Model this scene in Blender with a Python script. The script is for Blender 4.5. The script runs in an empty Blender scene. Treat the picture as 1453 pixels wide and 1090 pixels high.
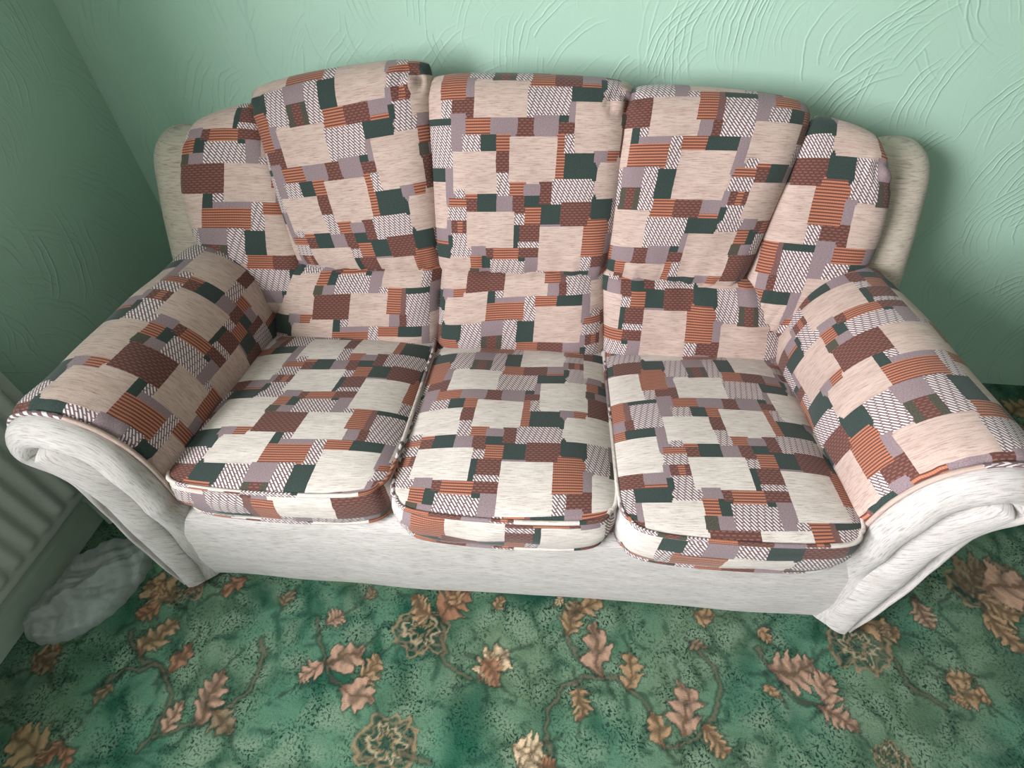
import bpy, math, random
import numpy as np
from mathutils import Vector, Matrix

# ------------------------------------------------------------------ camera, world, light, exposure
scene = bpy.context.scene
coll = scene.collection
CAM = (0.0761, -0.5806, 1.4496, -0.0863, 0.8002, -0.0157, 750.559)   # x y z yaw pitch roll focal(px of 1453)


def cam_axes():
    yaw, p, ro = CAM[3:6]
    f = np.array([math.sin(yaw) * math.cos(p), math.cos(yaw) * math.cos(p), -math.sin(p)])
    r = np.array([math.cos(yaw), -math.sin(yaw), 0.0])
    u = np.cross(r, f)
    c, s = math.cos(ro), math.sin(ro)
    return c * r + s * u, -s * r + c * u, f


_r, _u, _f = cam_axes()
cam_data = bpy.data.cameras.new('camera')
cam = bpy.data.objects.new('camera', cam_data)
coll.objects.link(cam)
cam.matrix_world = Matrix(((_r[0], _u[0], -_f[0], CAM[0]), (_r[1], _u[1], -_f[1], CAM[1]),
                           (_r[2], _u[2], -_f[2], CAM[2]), (0, 0, 0, 1)))
cam_data.sensor_fit = 'HORIZONTAL'
cam_data.sensor_width = 36.0
cam_data.lens = 36.0 * CAM[6] / 1453.0
cam_data.clip_start = 0.02
scene.camera = cam

# the room: corner of back and left wall, walls turned 1.4 degrees against the sofa
CORNER = np.array([-1.257, 1.015])
_t = 0.025
_n = math.hypot(1, _t)
AX = np.array([1, -_t]) / _n          # along the back wall, to the right
BX = np.array([-_t, -1]) / _n         # along the left wall, towards the viewer
ROOM_W, ROOM_D, ROOM_H = 4.0, 4.4, 2.4
WIN = (1.65, 3.25, 1.00, 2.15)        # window in the left wall: from, to (along BX), sill, head


def room(a, b, z):
    p = CORNER + a * AX + b * BX
    return (p[0], p[1], z)


world = bpy.data.worlds.new('world')
scene.world = world
world.use_nodes = True
world.node_tree.nodes['Background'].inputs[0].default_value = (0.75, 0.85, 1.0, 1)
world.node_tree.nodes['Background'].inputs[1].default_value = 1.0

ld = bpy.data.lights.new('window_daylight', 'AREA')
ld.shape = 'RECTANGLE'
ld.size = WIN[1] - WIN[0] - 0.1
ld.size_y = WIN[3] - WIN[2] - 0.1
ld.energy = 130
ld.color = (1.0, 0.975, 1.0)
lo = bpy.data.objects.new('window_daylight', ld)
coll.objects.link(lo)
_c = room(-0.20, (WIN[0] + WIN[1]) / 2, (WIN[2] + WIN[3]) / 2)
lo.location = _c
_z = Vector((-AX[0], -AX[1], 0.05)).normalized()   # light shines along -Z
_x = Vector((BX[0], BX[1], 0)).normalized()
_y = _z.cross(_x).normalized()
lo.rotation_euler = Matrix((_x, _y, _z)).transposed().to_euler()

vs = scene.view_settings
scene.display_settings.display_device = 'sRGB'
vs.view_transform = 'Standard'
vs.look = 'None'
vs.gamma = 1.0
vs.use_curve_mapping = False
vs.exposure = 0.6
try:
    scene.cycles.use_denoising = True
    scene.cycles.max_bounces = 8
    scene.cycles.diffuse_bounces = 5
except Exception:
    pass


# ------------------------------------------------------------------ helpers
def srgb(r, g, b):
    def f(c):
        c /= 255.0
        return c / 12.92 if c <= 0.04045 else ((c + 0.055) / 1.055) ** 2.4
    return (f(r), f(g), f(b), 1.0)


class NT:
    """small node-graph writer"""

    def __init__(self, name):
        self.mat = bpy.data.materials.new(name)
        self.mat.use_nodes = True
        self.t = self.mat.node_tree
        self.t.nodes.clear()
        self.out = self.t.nodes.new('ShaderNodeOutputMaterial')
        self.bsdf = self.t.nodes.new('ShaderNodeBsdfPrincipled')
        self.t.links.new(self.bsdf.outputs[0], self.out.inputs[0])

    def n(self, typ, **kw):
        nd = self.t.nodes.new(typ)
        for k, v in kw.items():
            setattr(nd, k, v)
        return nd

    def put(self, sock, v):
        if isinstance(v, bpy.types.NodeSocket):
            self.t.links.new(v, sock)
        elif v is not None:
            sock.default_value = v

    def m(self, op, a, b=None, c=None, clamp=False):
        nd = self.n('ShaderNodeMath', operation=op, use_clamp=clamp)
        self.put(nd.inputs[0], a)
        self.put(nd.inputs[1], b)
        self.put(nd.inputs[2], c)
        return nd.outputs[0]

    def mix(self, f, a, b):
        nd = self.n('ShaderNodeMix', data_type='RGBA')
        self.put(nd.inputs[0], f)
        self.put(nd.inputs[6], a)
        self.put(nd.inputs[7], b)
        return nd.outputs[2]

    def mixf(self, f, a, b):
        nd = self.n('ShaderNodeMix', data_type='FLOAT')
        self.put(nd.inputs[0], f)
        self.put(nd.inputs[2], a)
        self.put(nd.inputs[3], b)
        return nd.outputs[0]

    def vec(self, x, y, z=0.0):
        nd = self.n('ShaderNodeCombineXYZ')
        for i, v in enumerate((x, y, z)):
            self.put(nd.inputs[i], v)
        return nd.outputs[0]

    def sep(self, v):
        nd = self.n('ShaderNodeSeparateXYZ')
        self.put(nd.inputs[0], v)
        return nd.outputs

    def noise(self, v, scale, detail=3.0, rough=0.55, dist=0.0):
        nd = self.n('ShaderNodeTexNoise')
        self.put(nd.inputs['Vector'], v)
        nd.inputs['Scale'].default_value = scale
        nd.inputs['Detail'].default_value = detail
        nd.inputs['Roughness'].default_value = rough
        nd.inputs['Distortion'].default_value = dist
        return nd.outputs[0]

    def ramp(self, f, stops, interp='LINEAR'):
        nd = self.n('ShaderNodeValToRGB')
        cr = nd.color_ramp
        cr.interpolation = interp
        while len(cr.elements) > 1:
            cr.elements.remove(cr.elements[-1])
        cr.elements[0].position = stops[0][0]
        cr.elements[0].color = stops[0][1]
        for p, c in stops[1:]:
            e = cr.elements.new(p)
            e.color = c
        self.put(nd.inputs[0], f)
        return nd.outputs[0]

    def map(self, f, a, b, c=0.0, d=1.0):
        nd = self.n('ShaderNodeMapRange')
        self.put(nd.inputs[0], f)
        nd.inputs[1].default_value = a
        nd.inputs[2].default_value = b
        nd.inputs[3].default_value = c
        nd.inputs[4].default_value = d
        return nd.outputs[0]

    def bump(self, h, strength, dist=0.002, prev=None):
        nd = self.n('ShaderNodeBump')
        nd.inputs['Strength'].default_value = strength
        nd.inputs['Distance'].default_value = dist
        self.put(nd.inputs['Height'], h)
        if prev is not None:
            self.put(nd.inputs['Normal'], prev)
        return nd.outputs[0]

    def finish(self, color, rough=0.8, normal=None, spec=0.3, sheen=0.0):
        self.put(self.bsdf.inputs['Base Color'], color)
        self.put(self.bsdf.inputs['Roughness'], rough)
        self.bsdf.inputs['Specular IOR Level'].default_value = spec
        if sheen:
            self.bsdf.inputs['Sheen Weight'].default_value = sheen
        if normal is not None:
            self.put(self.bsdf.inputs['Normal'], normal)
        return self.mat


def mesh_obj(name, verts, faces, mats, parent=None, uv=None, mat_idx=None, smooth=True):
    me = bpy.data.meshes.new(name)
    me.from_pydata([tuple(map(float, v)) for v in verts], [], [tuple(map(int, f)) for f in faces])
    if uv is not None:
        uv = np.asarray(uv, dtype=np.float32)
        lay = me.uv_layers.new(name='fabric')
        idx = np.empty(len(me.loops), dtype=np.int32)
        me.loops.foreach_get('vertex_index', idx)
        lay.data.foreach_set('uv', uv[idx].ravel())
    if not isinstance(mats, (list, tuple)):
        mats = [mats]
    for mm in mats:
        me.materials.append(mm)
    if mat_idx is not None:
        me.polygons.foreach_set('material_index', np.asarray(mat_idx, dtype=np.int32))
    if smooth:
        me.polygons.foreach_set('use_smooth', np.ones(len(me.polygons), dtype=bool))
    me.update()
    o = bpy.data.objects.new(name, me)
    coll.objects.link(o)
    if parent is not None:
        o.parent = parent
    return o


def tag(o, label=None, cat=None, group=None, kind=None):
    for k, v in (('label', label), ('category', cat), ('group', group), ('kind', kind)):
        if v:
            o[k] = v
    return o


def empty(name, loc=(0, 0, 0)):
    o = bpy.data.objects.new(name, None)
    coll.objects.link(o)
    o.empty_display_size = 0.1
    return o


def grid_faces(nu, nv, off=0, flip=False, wrap_u=False):
    f = []
    for j in range(nv - 1):
        for i in range(nu if wrap_u else nu - 1):
            i2 = (i + 1) % nu
            q = (off + j * nu + i, off + j * nu + i2, off + (j + 1) * nu + i2, off + (j + 1) * nu + i)
            f.append(q[::-1] if flip else q)
    return f


class MB:
    def __init__(self):
        self.v, self.f, self.uv, self.mi = [], [], [], []

    def add(self, v, f, uv=None, mi=0):
        o = len(self.v)
        self.v += [tuple(p) for p in v]
        self.f += [tuple(i + o for i in q) for q in f]
        self.uv += list(uv) if uv is not None else [(0.0, 0.0)] * len(v)
        self.mi += [mi] * len(f)

    def box(self, pts8, mi=0):
        self.add(pts8, [(0, 3, 2, 1), (4, 5, 6, 7), (0, 1, 5, 4), (1, 2, 6, 5), (2, 3, 7, 6), (3, 0, 4, 7)], mi=mi)

    def build(self, name, mats, parent=None, smooth=False):
        return mesh_obj(name, self.v, self.f, mats, parent, self.uv, self.mi, smooth)


def rbox(a0, a1, b0, b1, z0, z1):
    """eight corners of a box in room axes"""
    return [room(a0, b0, z0), room(a1, b0, z0), room(a1, b1, z0), room(a0, b1, z0),
            room(a0, b0, z1), room(a1, b0, z1), room(a1, b1, z1), room(a0, b1, z1)]


def catmull(pts, n):
    P = np.asarray(pts, float)
    P = np.vstack([2 * P[0] - P[1], P, 2 * P[-1] - P[-2]])
    out = []
    for i in range(1, len(P) - 2):
        for k in range(n):
            t = k / n
            a, b, c, d = P[i - 1], P[i], P[i + 1], P[i + 2]
            out.append(0.5 * ((2 * b) + (-a + c) * t + (2 * a - 5 * b + 4 * c - d) * t * t + (-a + 3 * b - 3 * c + d) * t ** 3))
    out.append(P[-2])
    return np.array(out)


def resample(P, n):
    P = np.asarray(P, float)
    d = np.r_[0, np.cumsum(np.linalg.norm(np.diff(P, axis=0), axis=1))]
    s = np.linspace(0, d[-1], n)
    return np.stack([np.interp(s, d, P[:, k]) for k in range(P.shape[1])], 1)


def arclen(P):
    return np.r_[0, np.cumsum(np.linalg.norm(np.diff(P, axis=0), axis=1))]


_WOB = {}


def wob(x, y, seed, amp, freq, n=5):
    key = (seed, freq, n)
    if key not in _WOB:
        q = np.random.RandomState(seed)
        _WOB[key] = [(math.cos(a) * fr, math.sin(a) * fr, ph) for a, fr, ph in
                     [(q.uniform(0, 2 * math.pi), freq * q.uniform(0.5, 1.6), q.uniform(0, 6.3)) for k in range(n)]]
    sin = math.sin if isinstance(x, float) and not isinstance(x, np.ndarray) else np.sin
    o = 0
    for cx, cy, ph in _WOB[key]:
        o = o + sin(x * cx + y * cy + ph)
    return amp * o / n ** 0.5


def tube(path, r, nseg=6, closed=False):
    P = np.asarray(path, float)
    n = len(P)
    T = np.roll(P, -1, 0) - np.roll(P, 1, 0)
    if not closed:
        T[0] = P[1] - P[0]
        T[-1] = P[-1] - P[-2]
    T /= np.linalg.norm(T, axis=1)[:, None] + 1e-9
    ref = np.array([0.13, 0.21, 0.97])
    V = []
    for i in range(n):
        a = np.cross(T[i], ref)
        a /= np.linalg.norm(a) + 1e-9
        b = np.cross(T[i], a)
        for k in range(nseg):
            th = 2 * math.pi * k / nseg
            V.append(P[i] + r * (math.cos(th) * a + math.sin(th) * b))
    F = []
    for i in range(n if closed else n - 1):
        i2 = (i + 1) % n
        for k in range(nseg):
            k2 = (k + 1) % nseg
            F.append((i * nseg + k, i2 * nseg + k, i2 * nseg + k2, i * nseg + k2))
    return V, F


# ------------------------------------------------------------------ materials
# patchwork weave: patches in half-millimetre units (x0, x1, y0, y1, kind), half-drop repeat
PATCH = [
    (410, 552, -675, -600, 'O'), (290, 345, -633, -555, 'O'), (345, 404, -636, -555, 'G'), (272, 325, -555, -493, 'K'),
    (325, 390, -555, -493, 'P'), (390, 583, -605, -490, 'H'), (550, 650, -675, -610, 'B'), (552, 590, -630, -600, 'G'),
    (585, 642, -655, -490, 'P'), (640, 692, -580, -490, 'H'), (285, 480, -498, -336, 'B'), (480, 705, -490, -288, 'C'),
    (693, 778, -562, -368, 'O'), (778, 807, -562, -368, 'b'), (805, 955, -534, -490, 'G'), (805, 962, -490, -284, 'H'),
    (703, 762, -368, -284, 'P'), (762, 807, -368, -284, 'B'), (393, 435, -338, -252, 'G'), (435, 480, -336, -288, 'H'),
    (435, 585, -290, -248, 'P'), (388, 585, -250, -138, 'O'), (585, 640, -290, -125, 'H'), (640, 753, -288, -217, 'O'),
    (753, 888, -288, -217, 'G'), (888, 965, -284, -108, 'P'), (170, 388, -336, -125, 'C'), (148, 258, -125, -20, 'G'),
    (255, 368, -125, 62, 'H'), (368, 475, -140, -35, 'P'), (368, 475, -35, 80, 'K'), (395, 448, -35, 80, 'B'),
    (475, 550, -138, 82, 'H'), (550, 640, -125, 25, 'G'), (640, 887, -217, 25, 'C'), (548, 657, 25, 115, 'O'),
    (657, 790, 25, 115, 'B'), (790, 892, 25, 95, 'P'), (790, 892, 95, 116, 'O'), (92, 224, -20, 155, 'O'),
    (222, 272, 60, 172, 'P'), (158, 272, 168, 268, 'B'), (80, 160, 155, 273, 'H'), (270, 527, 80, 270, 'C'),
    (527, 738, 115, 268, 'H'), (738, 882, 115, 200, 'G'), (727, 758, 198, 300, 'P'), (757, 1000, 198, 440, 'C'),
    (145, 222, 257, 440, 'P'), (222, 350, 271, 360, 'O'), (350, 478, 271, 362, 'P'), (478, 555, 271, 366, 'B'),
    (555, 676, 268, 362, 'P'), (676, 727, 268, 305, 'G'), (676, 755, 303, 358, 'B'), (205, 295, 360, 448, 'H'),
    (295, 376, 362, 450, 'G'), (376, 442, 360, 432, 'O'), (372, 440, 432, 540, 'B'), (372, 436, 540, 652, 'H'),
    (440, 667, 364, 592, 'C'), (667, 712, 358, 590, 'O'), (711, 758, 356, 447, 'H'), (707, 862, 445, 580, 'G'),
    (860, 932, 436, 490, 'P'), (930, 990, 436, 490, 'O'), (146, 372, 438, 648, 'C'), (150, 206, 620, 670, 'H'),
    (205, 268, 640, 672, 'O'), (205, 268, 672, 733, 'B'), (268, 370, 648, 746, 'G'), (370, 450, 652, 750, 'P'),
    (436, 512, 592, 655, 'O'), (450, 512, 655, 744, 'B'), (510, 588, 594, 655, 'P'), (512, 588, 655, 708, 'G'),
    (588, 652, 590, 705, 'B'), (652, 848, 580, 696, 'H'), (512, 600, 708, 806, 'O'), (600, 700, 698, 802, 'G'),
    (700, 848, 694, 816, 'B'), (450, 512, 744, 806, 'H'), (580, 700, 802, 834, 'P'), (106, 206, 672, 716, 'O'),
    (106, 206, 714, 777, 'H'), (85, 118, 777, 853, 'P'), (112, 212, 777, 855, 'B'), (150, 176, 777, 855, 'O'),
    (112, 218, 855, 968, 'H'), (85, 114, 868, 934, 'G'), (200, 456, 735, 936, 'C'), (454, 484, 808, 934, 'G'),
    (484, 592, 806, 896, 'B'), (480, 592, 894, 936, 'H'), (482, 592, 936, 988, 'B'), (482, 518, 986, 1012, 'G'),
    (518, 592, 986, 1085, 'P'), (590, 826, 822, 1082, 'C'), (826, 960, 815, 985, 'O'),
    (222, 302, 922, 982, 'P'), (302, 344, 930, 986, 'B'),
]
FW, FH, FK = 762.0, 805.0, 0.0435
KINDS = 'CHGKPOBb'


def patch_raster(nx=128, ny=140):
    g = np.full((ny, nx), -1, dtype=int)
    xs = (np.arange(nx) + .5) * FW / nx
    ys = (np.arange(ny) + .5) * 2 * FH / ny
    for (a, b, c, d, k) in PATCH:
        sh = FK * (c + d) / 2
        for col in range(-3, 4):
            for n in range(-3, 4):
                mx = (xs >= a + sh + col * FW) & (xs < b + sh + col * FW)
                my = (ys >= c - col * FH + n * 2 * FH) & (ys < d - col * FH + n * 2 * FH)
                if mx.any() and my.any():
                    g[np.ix_(my, mx)] = KINDS.index(k)
    for it in range(60):
        e = np.argwhere(g < 0)
        if not len(e):
            break
        g2 = g.copy()
        for j, i in e:
            for dj, di in ((0, -1), (0, 1), (-1, 0), (1, 0)):
                if 0 <= i + di < nx and g[(j + dj) % ny, i + di] >= 0:
                    g2[j, i] = g[(j + dj) % ny, i + di]
                    break
        g = g2
    return g


CREAM = srgb(196, 176, 166)
CREAM_D = srgb(140, 108, 98)
GREY_C = srgb(204, 199, 196)
GREY_D = srgb(132, 123, 118)


def slub(t, X, Y, light, dark):
    """cream cloth with dark slub threads running along X (units: half millimetres)"""
    n1 = t.noise(t.vec(t.m('MULTIPLY', X, 0.015), t.m('MULTIPLY', Y, 0.20)), 1.0, 3.0, 0.65)
    n2 = t.noise(t.vec(t.m('MULTIPLY', X, 0.004), t.m('MULTIPLY', Y, 0.02)), 1.0, 2.0, 0.5)
    n3 = t.noise(t.vec(t.m('MULTIPLY', X, 0.18), t.m('MULTIPLY', Y, 0.3)), 1.0, 1.0, 0.5)
    f = t.map(n1, 0.49, 0.72, 0.0, 0.9)
    c = t.mix(f, light, dark)
    c = t.mix(t.map(n2, 0.35, 0.75, 0.0, 0.28), c, dark)
    c = t.mix(t.map(n3, 0.35, 0.75, 0.0, 0.18), c, dark)
    return c, n1, n3


def make_patchwork(name, CREAM, CREAM_D):
    t = NT(name)
    uvn = t.n('ShaderNodeUVMap', uv_map='fabric')
    X, Y, _ = t.sep(uvn.outputs[0])
    # tiny wander so patch edges are woven, not ruled
    wx = t.m('MULTIPLY', t.m('SUBTRACT', t.noise(t.vec(X, Y), 0.02, 1.0), 0.5), 7.0)
    xs = t.m('ADD', t.m('ADD', X, wx), t.m('MULTIPLY', Y, FK))
    col = t.m('FLOOR', t.m('DIVIDE', xs, FW))
    x = t.m('FRACT', t.m('DIVIDE', xs, FW))
    y = t.m('FRACT', t.m('DIVIDE', t.m('ADD', Y, t.m('MULTIPLY', col, FH)), 2 * FH))
    g = patch_raster()
    ny, nx = g.shape
    val = None
    for j in range(ny):
        if j and (g[j] == g[j - 1]).all():
            continue
        stops = []
        for i in range(nx):
            if i == 0 or g[j, i] != g[j, i - 1]:
                v = (g[j, i] + 0.5) / 8
                stops.append((i / nx, (v, v, v, v)))
        r = t.ramp(x, stops, 'CONSTANT').node.outputs[1]
        if val is None:
            val = r
        else:
            val = t.mixf(t.m('GREATER_THAN', y, j / ny), val, r)

    def is_kind(k):
        return t.m('COMPARE', val, (KINDS.index(k) + 0.5) / 8, 0.04)

    cream, n1, n3 = slub(t, X, Y, CREAM, CREAM_D)
    # diagonal broken stripes
    p = t.m('DIVIDE', t.m('SUBTRACT', X, t.m('DIVIDE', Y, 1.35)), 15.0)
    fp = t.m('FRACT', p)
    br = t.m('GREATER_THAN', t.m('FRACT', t.m('ADD', t.m('DIVIDE', Y, 30.0), t.m('MULTIPLY', t.m('FLOOR', p), 0.5))), 0.13)
    hs = t.m('MULTIPLY', t.m('LESS_THAN', fp, 0.5), br)
    hatch = t.mix(hs, srgb(108, 86, 91), srgb(216, 207, 204))
    # ribbed orange
    fo = t.m('FRACT', t.m('DIVIDE', Y, 14.5))
    bead = t.m('GREATER_THAN', t.m('FRACT', t.m('DIVIDE', X, 9.0)), 0.3)
    os_ = t.m('MULTIPLY', t.m('GREATER_THAN', fo, 0.46), t.m('ADD', 0.7, t.m('MULTIPLY', bead, 0.3)))
    orange = t.mix(os_, srgb(100, 62, 54), srgb(178, 116, 91))
    # brown with little stitches
    row = t.m('DIVIDE', Y, 13.0)
    fx = t.m('FRACT', t.m('ADD', t.m('DIVIDE', X, 26.0), t.m('MULTIPLY', t.m('FLOOR', row), 0.5)))
    st = t.m('MULTIPLY', t.m('LESS_THAN', t.m('FRACT', row), 0.34), t.m('LESS_THAN', fx, 0.6))
    brown = t.mix(st, srgb(92, 60, 55), srgb(130, 88, 77))
    purple = t.mix(t.map(n3, 0.3, 0.7), srgb(120, 102, 106), srgb(146, 130, 134))
    green = t.mix(t.map(n3, 0.3, 0.7), srgb(42, 54, 51), srgb(58, 70, 66))
    olive = t.mix(t.map(n3, 0.3, 0.7), srgb(54, 56, 48), srgb(88, 82, 72))
    mixed = t.mix(t.map(n3, 0.3, 0.7), srgb(92, 64, 62), srgb(124, 92, 88))
    c = cream
    for k, cc in (('H', hatch), ('G', green), ('K', olive), ('P', purple), ('O', orange), ('B', brown), ('b', mixed)):
        c = t.mix(is_kind(k), c, cc)
    h = t.m('ADD', t.m('MULTIPLY', hs, is_kind('H')), t.m('MULTIPLY', os_, is_kind('O')))
    h = t.m('ADD', h, t.m('MULTIPLY', n3, 0.8))
    nrm = t.bump(h, 0.35, 0.0015)
    return t.finish(c, 0.9, nrm, 0.15, 0.15)


def make_plain_cloth(name, GREY_C, GREY_D):
    t = NT(name)
    uvn = t.n('ShaderNodeUVMap', uv_map='fabric')
    X, Y, _ = t.sep(uvn.outputs[0])
    c, n1, n3 = slub(t, X, Y, GREY_C, GREY_D)
    nrm = t.bump(t.m('ADD', n1, n3), 0.25, 0.0012)
    return t.finish(c, 0.9, nrm, 0.15, 0.15)


def make_wall(name):
    t = NT(name)
    geo = t.n('ShaderNodeNewGeometry')
    px, py, pz = t.sep(geo.outputs['Position'])
    # the wall's own plane: along it and up
    if name.endswith('left'):
        u = t.m('ADD', t.m('MULTIPLY', px, float(BX[0])), t.m('MULTIPLY', py, float(BX[1])))
    else:
        u = t.m('ADD', t.m('MULTIPLY', px, float(AX[0])), t.m('MULTIPLY', py, float(AX[1])))
    h = None
    for k, (sc, fr, seed, ang) in enumerate(((4.2, 300.0, 3.1, 0.26), (5.2, 380.0, 17.7, 0.20))):
        base = t.vec(u, pz, 0.0)
        off = t.n('ShaderNodeVectorMath', operation='ADD')
        t.put(off.inputs[0], base)
        off.inputs[1].default_value = (seed, seed * 0.7, 0)
        warp = t.noise(off.outputs[0], 9.0, 2.0)
        vo = t.n('ShaderNodeTexVoronoi', voronoi_dimensions='2D')
        t.put(vo.inputs['Vector'], off.outputs[0])
        vo.inputs['Scale'].default_value = sc
        sub = t.n('ShaderNodeVectorMath', operation='SUBTRACT')
        t.put(sub.inputs[0], off.outputs[0])
        t.put(sub.inputs[1], vo.outputs['Position'])
        lx, ly, _z = t.sep(sub.outputs[0])
        rnd = t.sep(vo.outputs['Color'])
        # each sweep of the comb turns round a centre beside its cell
        cx = t.m('MULTIPLY', t.m('ADD', t.m('MULTIPLY', rnd[0], 0.6), 0.55), ang)
        cy = t.m('MULTIPLY', t.m('SUBTRACT', rnd[1], 0.75), -ang)
        dx, dy = t.m('SUBTRACT', lx, cx), t.m('ADD', ly, cy)
        d = t.m('SQRT', t.m('ADD', t.m('MULTIPLY', dx, dx), t.m('MULTIPLY', dy, dy)))
        d = t.m('ADD', d, t.m('MULTIPLY', warp, 0.035))
        w = t.m('SINE', t.m('MULTIPLY', d, fr))
        ridge = t.m('POWER', t.m('MAXIMUM', w, 0.0), 3.0)
        band = t.noise(t.vec(t.m('MULTIPLY', d, 16.0), t.m('MULTIPLY', rnd[2], 40.0), t.m('MULTIPLY', dy, 2.0)), 1.0, 2.0)
        mask = t.map(band, 0.48, 0.60)
        fade = t.map(vo.outputs['Distance'], 0.3, 0.7, 1.0, 0.0)
        r = t.m('MULTIPLY', t.m('MULTIPLY', ridge, mask), fade)
        h = r if h is None else t.m('ADD', h, r)
    fine = t.noise(geo.outputs['Position'], 160.0, 3.0)
    big = t.noise(geo.outputs['Position'], 22.0, 3.0)
    hh = t.m('ADD', t.m('MULTIPLY', h, 1.0), t.m('ADD', t.m('MULTIPLY', fine, 0.14), t.m('MULTIPLY', big, 0.25)))
    nrm = t.bump(hh, 0.5, 0.003)
    c = t.mix(t.map(t.noise(geo.outputs['Position'], 3.0, 2.0), 0.3, 0.7), srgb(170, 203, 184), srgb(175, 207, 189))
    return t.finish(c, 0.55, nrm, 0.3)


def make_carpet():
    t = NT('patterned_carpet')
    geo = t.n('ShaderNodeNewGeometry')
    P = geo.outputs['Position']
    px, py, pz = t.sep(P)
    warp = t.n('ShaderNodeTexNoise')
    t.put(warp.inputs['Vector'], P)
    warp.inputs['Scale'].default_value = 30.0
    wv = t.n('ShaderNodeVectorMath', operation='MULTIPLY_ADD')
    t.put(wv.inputs[0], warp.outputs[1])
    wv.inputs[1].default_value = (0.025, 0.025, 0.0)
    t.put(wv.inputs[2], P)
    Q = wv.outputs[0]
    blot = t.noise(P, 7.5, 2.0, 0.5, 0.3)
    fine = t.noise(P, 420.0, 2.0, 0.7)
    c = t.mix(t.map(blot, 0.40, 0.58), srgb(34, 86, 66), srgb(86, 128, 104))
    c = t.mix(t.map(t.noise(P, 3.0, 2.0), 0.42, 0.62, 0.0, 0.6), c, srgb(112, 130, 102))
    # pale cloudy blobs, partly outlined in dark
    vo = t.n('ShaderNodeTexVoronoi', feature='DISTANCE_TO_EDGE', voronoi_dimensions='2D')
    t.put(vo.inputs['Vector'], Q)
    vo.inputs['Scale'].default_value = 12.0
    blob = t.m('MULTIPLY', t.map(vo.outputs[0], 0.08, 0.26), t.map(t.noise(P, 6.0, 2.0), 0.44, 0.58))
    c = t.mix(t.m('MULTIPLY', blob, 0.65), c, srgb(128, 152, 128))
    edge = t.m('MULTIPLY', t.map(vo.outputs[0], 0.03, 0.13, 1.0, 0.0), t.map(t.noise(P, 16.0, 2.0), 0.50, 0.6))
    c = t.mix(t.m('MULTIPLY', edge, 0.55), c, srgb(16, 56, 46))
    # dark specks scattered in patches
    sp = t.noise(Q, 165.0, 2.0, 0.6)
    spm = t.map(sp, 0.50, 0.60)
    area = t.map(t.noise(P, 12.0, 3.0), 0.38, 0.60, 0.12, 0.95)
    c = t.mix(t.m('MULTIPLY', spm, area), c, srgb(10, 44, 38))
    at = t.n('ShaderNodeAttribute', attribute_name='motif')
    c = t.mix(at.outputs['Alpha'], c, at.outputs['Color'])
    c = t.mix(t.map(fine, 0.3, 0.7, 0.0, 0.5), c, t.mix(0.55, c, srgb(10, 26, 20)))
    nrm = t.bump(t.m('ADD', fine, t.noise(P, 150.0, 2.0)), 0.6, 0.004)
    return t.finish(c, 0.95, nrm, 0.1, 0.1)


def make_simple(name, col, rough=0.5, spec=0.4, col2=None, nscale=20.0, bump=0.0):
    t = NT(name)
    geo = t.n('ShaderNodeNewGeometry')
    n = t.noise(geo.outputs['Position'], nscale, 3.0)
    c = t.mix(t.map(n, 0.3, 0.7), col, col2 if col2 else col)
    nrm = t.bump(n, bump, 0.002) if bump else None
    return t.finish(c, rough, nrm, spec)


def make_plastic():
    t = NT('thin_white_plastic')
    geo = t.n('ShaderNodeNewGeometry')
    P = geo.outputs['Position']
    n = t.noise(P, 26.0, 3.0, 0.6, 0.6)
    n2 = t.noise(P, 90.0, 2.0)
    c = t.mix(t.map(n, 0.3, 0.7), srgb(196, 208, 206), srgb(232, 238, 238))
    nrm = t.bump(t.m('ADD', n, t.m('MULTIPLY', n2, 0.3)), 0.7, 0.01)
    t.finish(c, 0.28, nrm, 0.5)
    tr = t.n('ShaderNodeBsdfTransparent')
    tl = t.n('ShaderNodeBsdfTranslucent')
    t.put(tl.inputs[0], c)
    m1 = t.n('ShaderNodeMixShader')
    m1.inputs[0].default_value = 0.3
    t.t.links.new(t.bsdf.outputs[0], m1.inputs[1])
    t.t.links.new(tl.outputs[0], m1.inputs[2])
    m2 = t.n('ShaderNodeMixShader')
    t.put(m2.inputs[0], t.map(n, 0.35, 0.7, 0.28, 0.6))
    t.t.links.new(m1.outputs[0], m2.inputs[1])
    t.t.links.new(tr.outputs[0], m2.inputs[2])
    t.t.links.new(m2.outputs[0], t.out.inputs[0])
    return t.mat


M_FAB = make_patchwork('patchwork_weave', CREAM, CREAM_D)
M_SEAT = make_patchwork('patchwork_weave_pale', srgb(216, 208, 201), srgb(150, 132, 124))  # same weave with a paler, more neutral cream, for the seats
M_PLAIN = make_plain_cloth('cream_slub_cloth', GREY_C, GREY_D)
M_WING = make_plain_cloth('cream_slub_cloth_warm', srgb(202, 190, 176), srgb(132, 117, 104))  # same cloth in a warmer beige, for wings and back frame
M_WALL = make_wall('embossed_green_wall')
M_WALL_L = make_wall('embossed_green_wall_left')
M_CARPET = make_carpet()
M_CEIL = make_simple('white_ceiling', srgb(166, 164, 160), 0.8)
M_FAR = make_simple('plain_wall_paint', srgb(114, 122, 114), 0.8)
M_PAINT = make_simple('pale_green_gloss_paint', srgb(186, 204, 186), 0.35, 0.5, srgb(196, 212, 194))
M_RAD = make_simple('radiator_enamel', srgb(186, 194, 184), 0.4, 0.4, srgb(192, 200, 190))
M_WHITE = make_simple('white_window_frame', srgb(235, 236, 234), 0.4)
M_DARK = make_simple('dark_metal', srgb(60, 58, 52), 0.5)
M_BAG = make_plastic()


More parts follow.
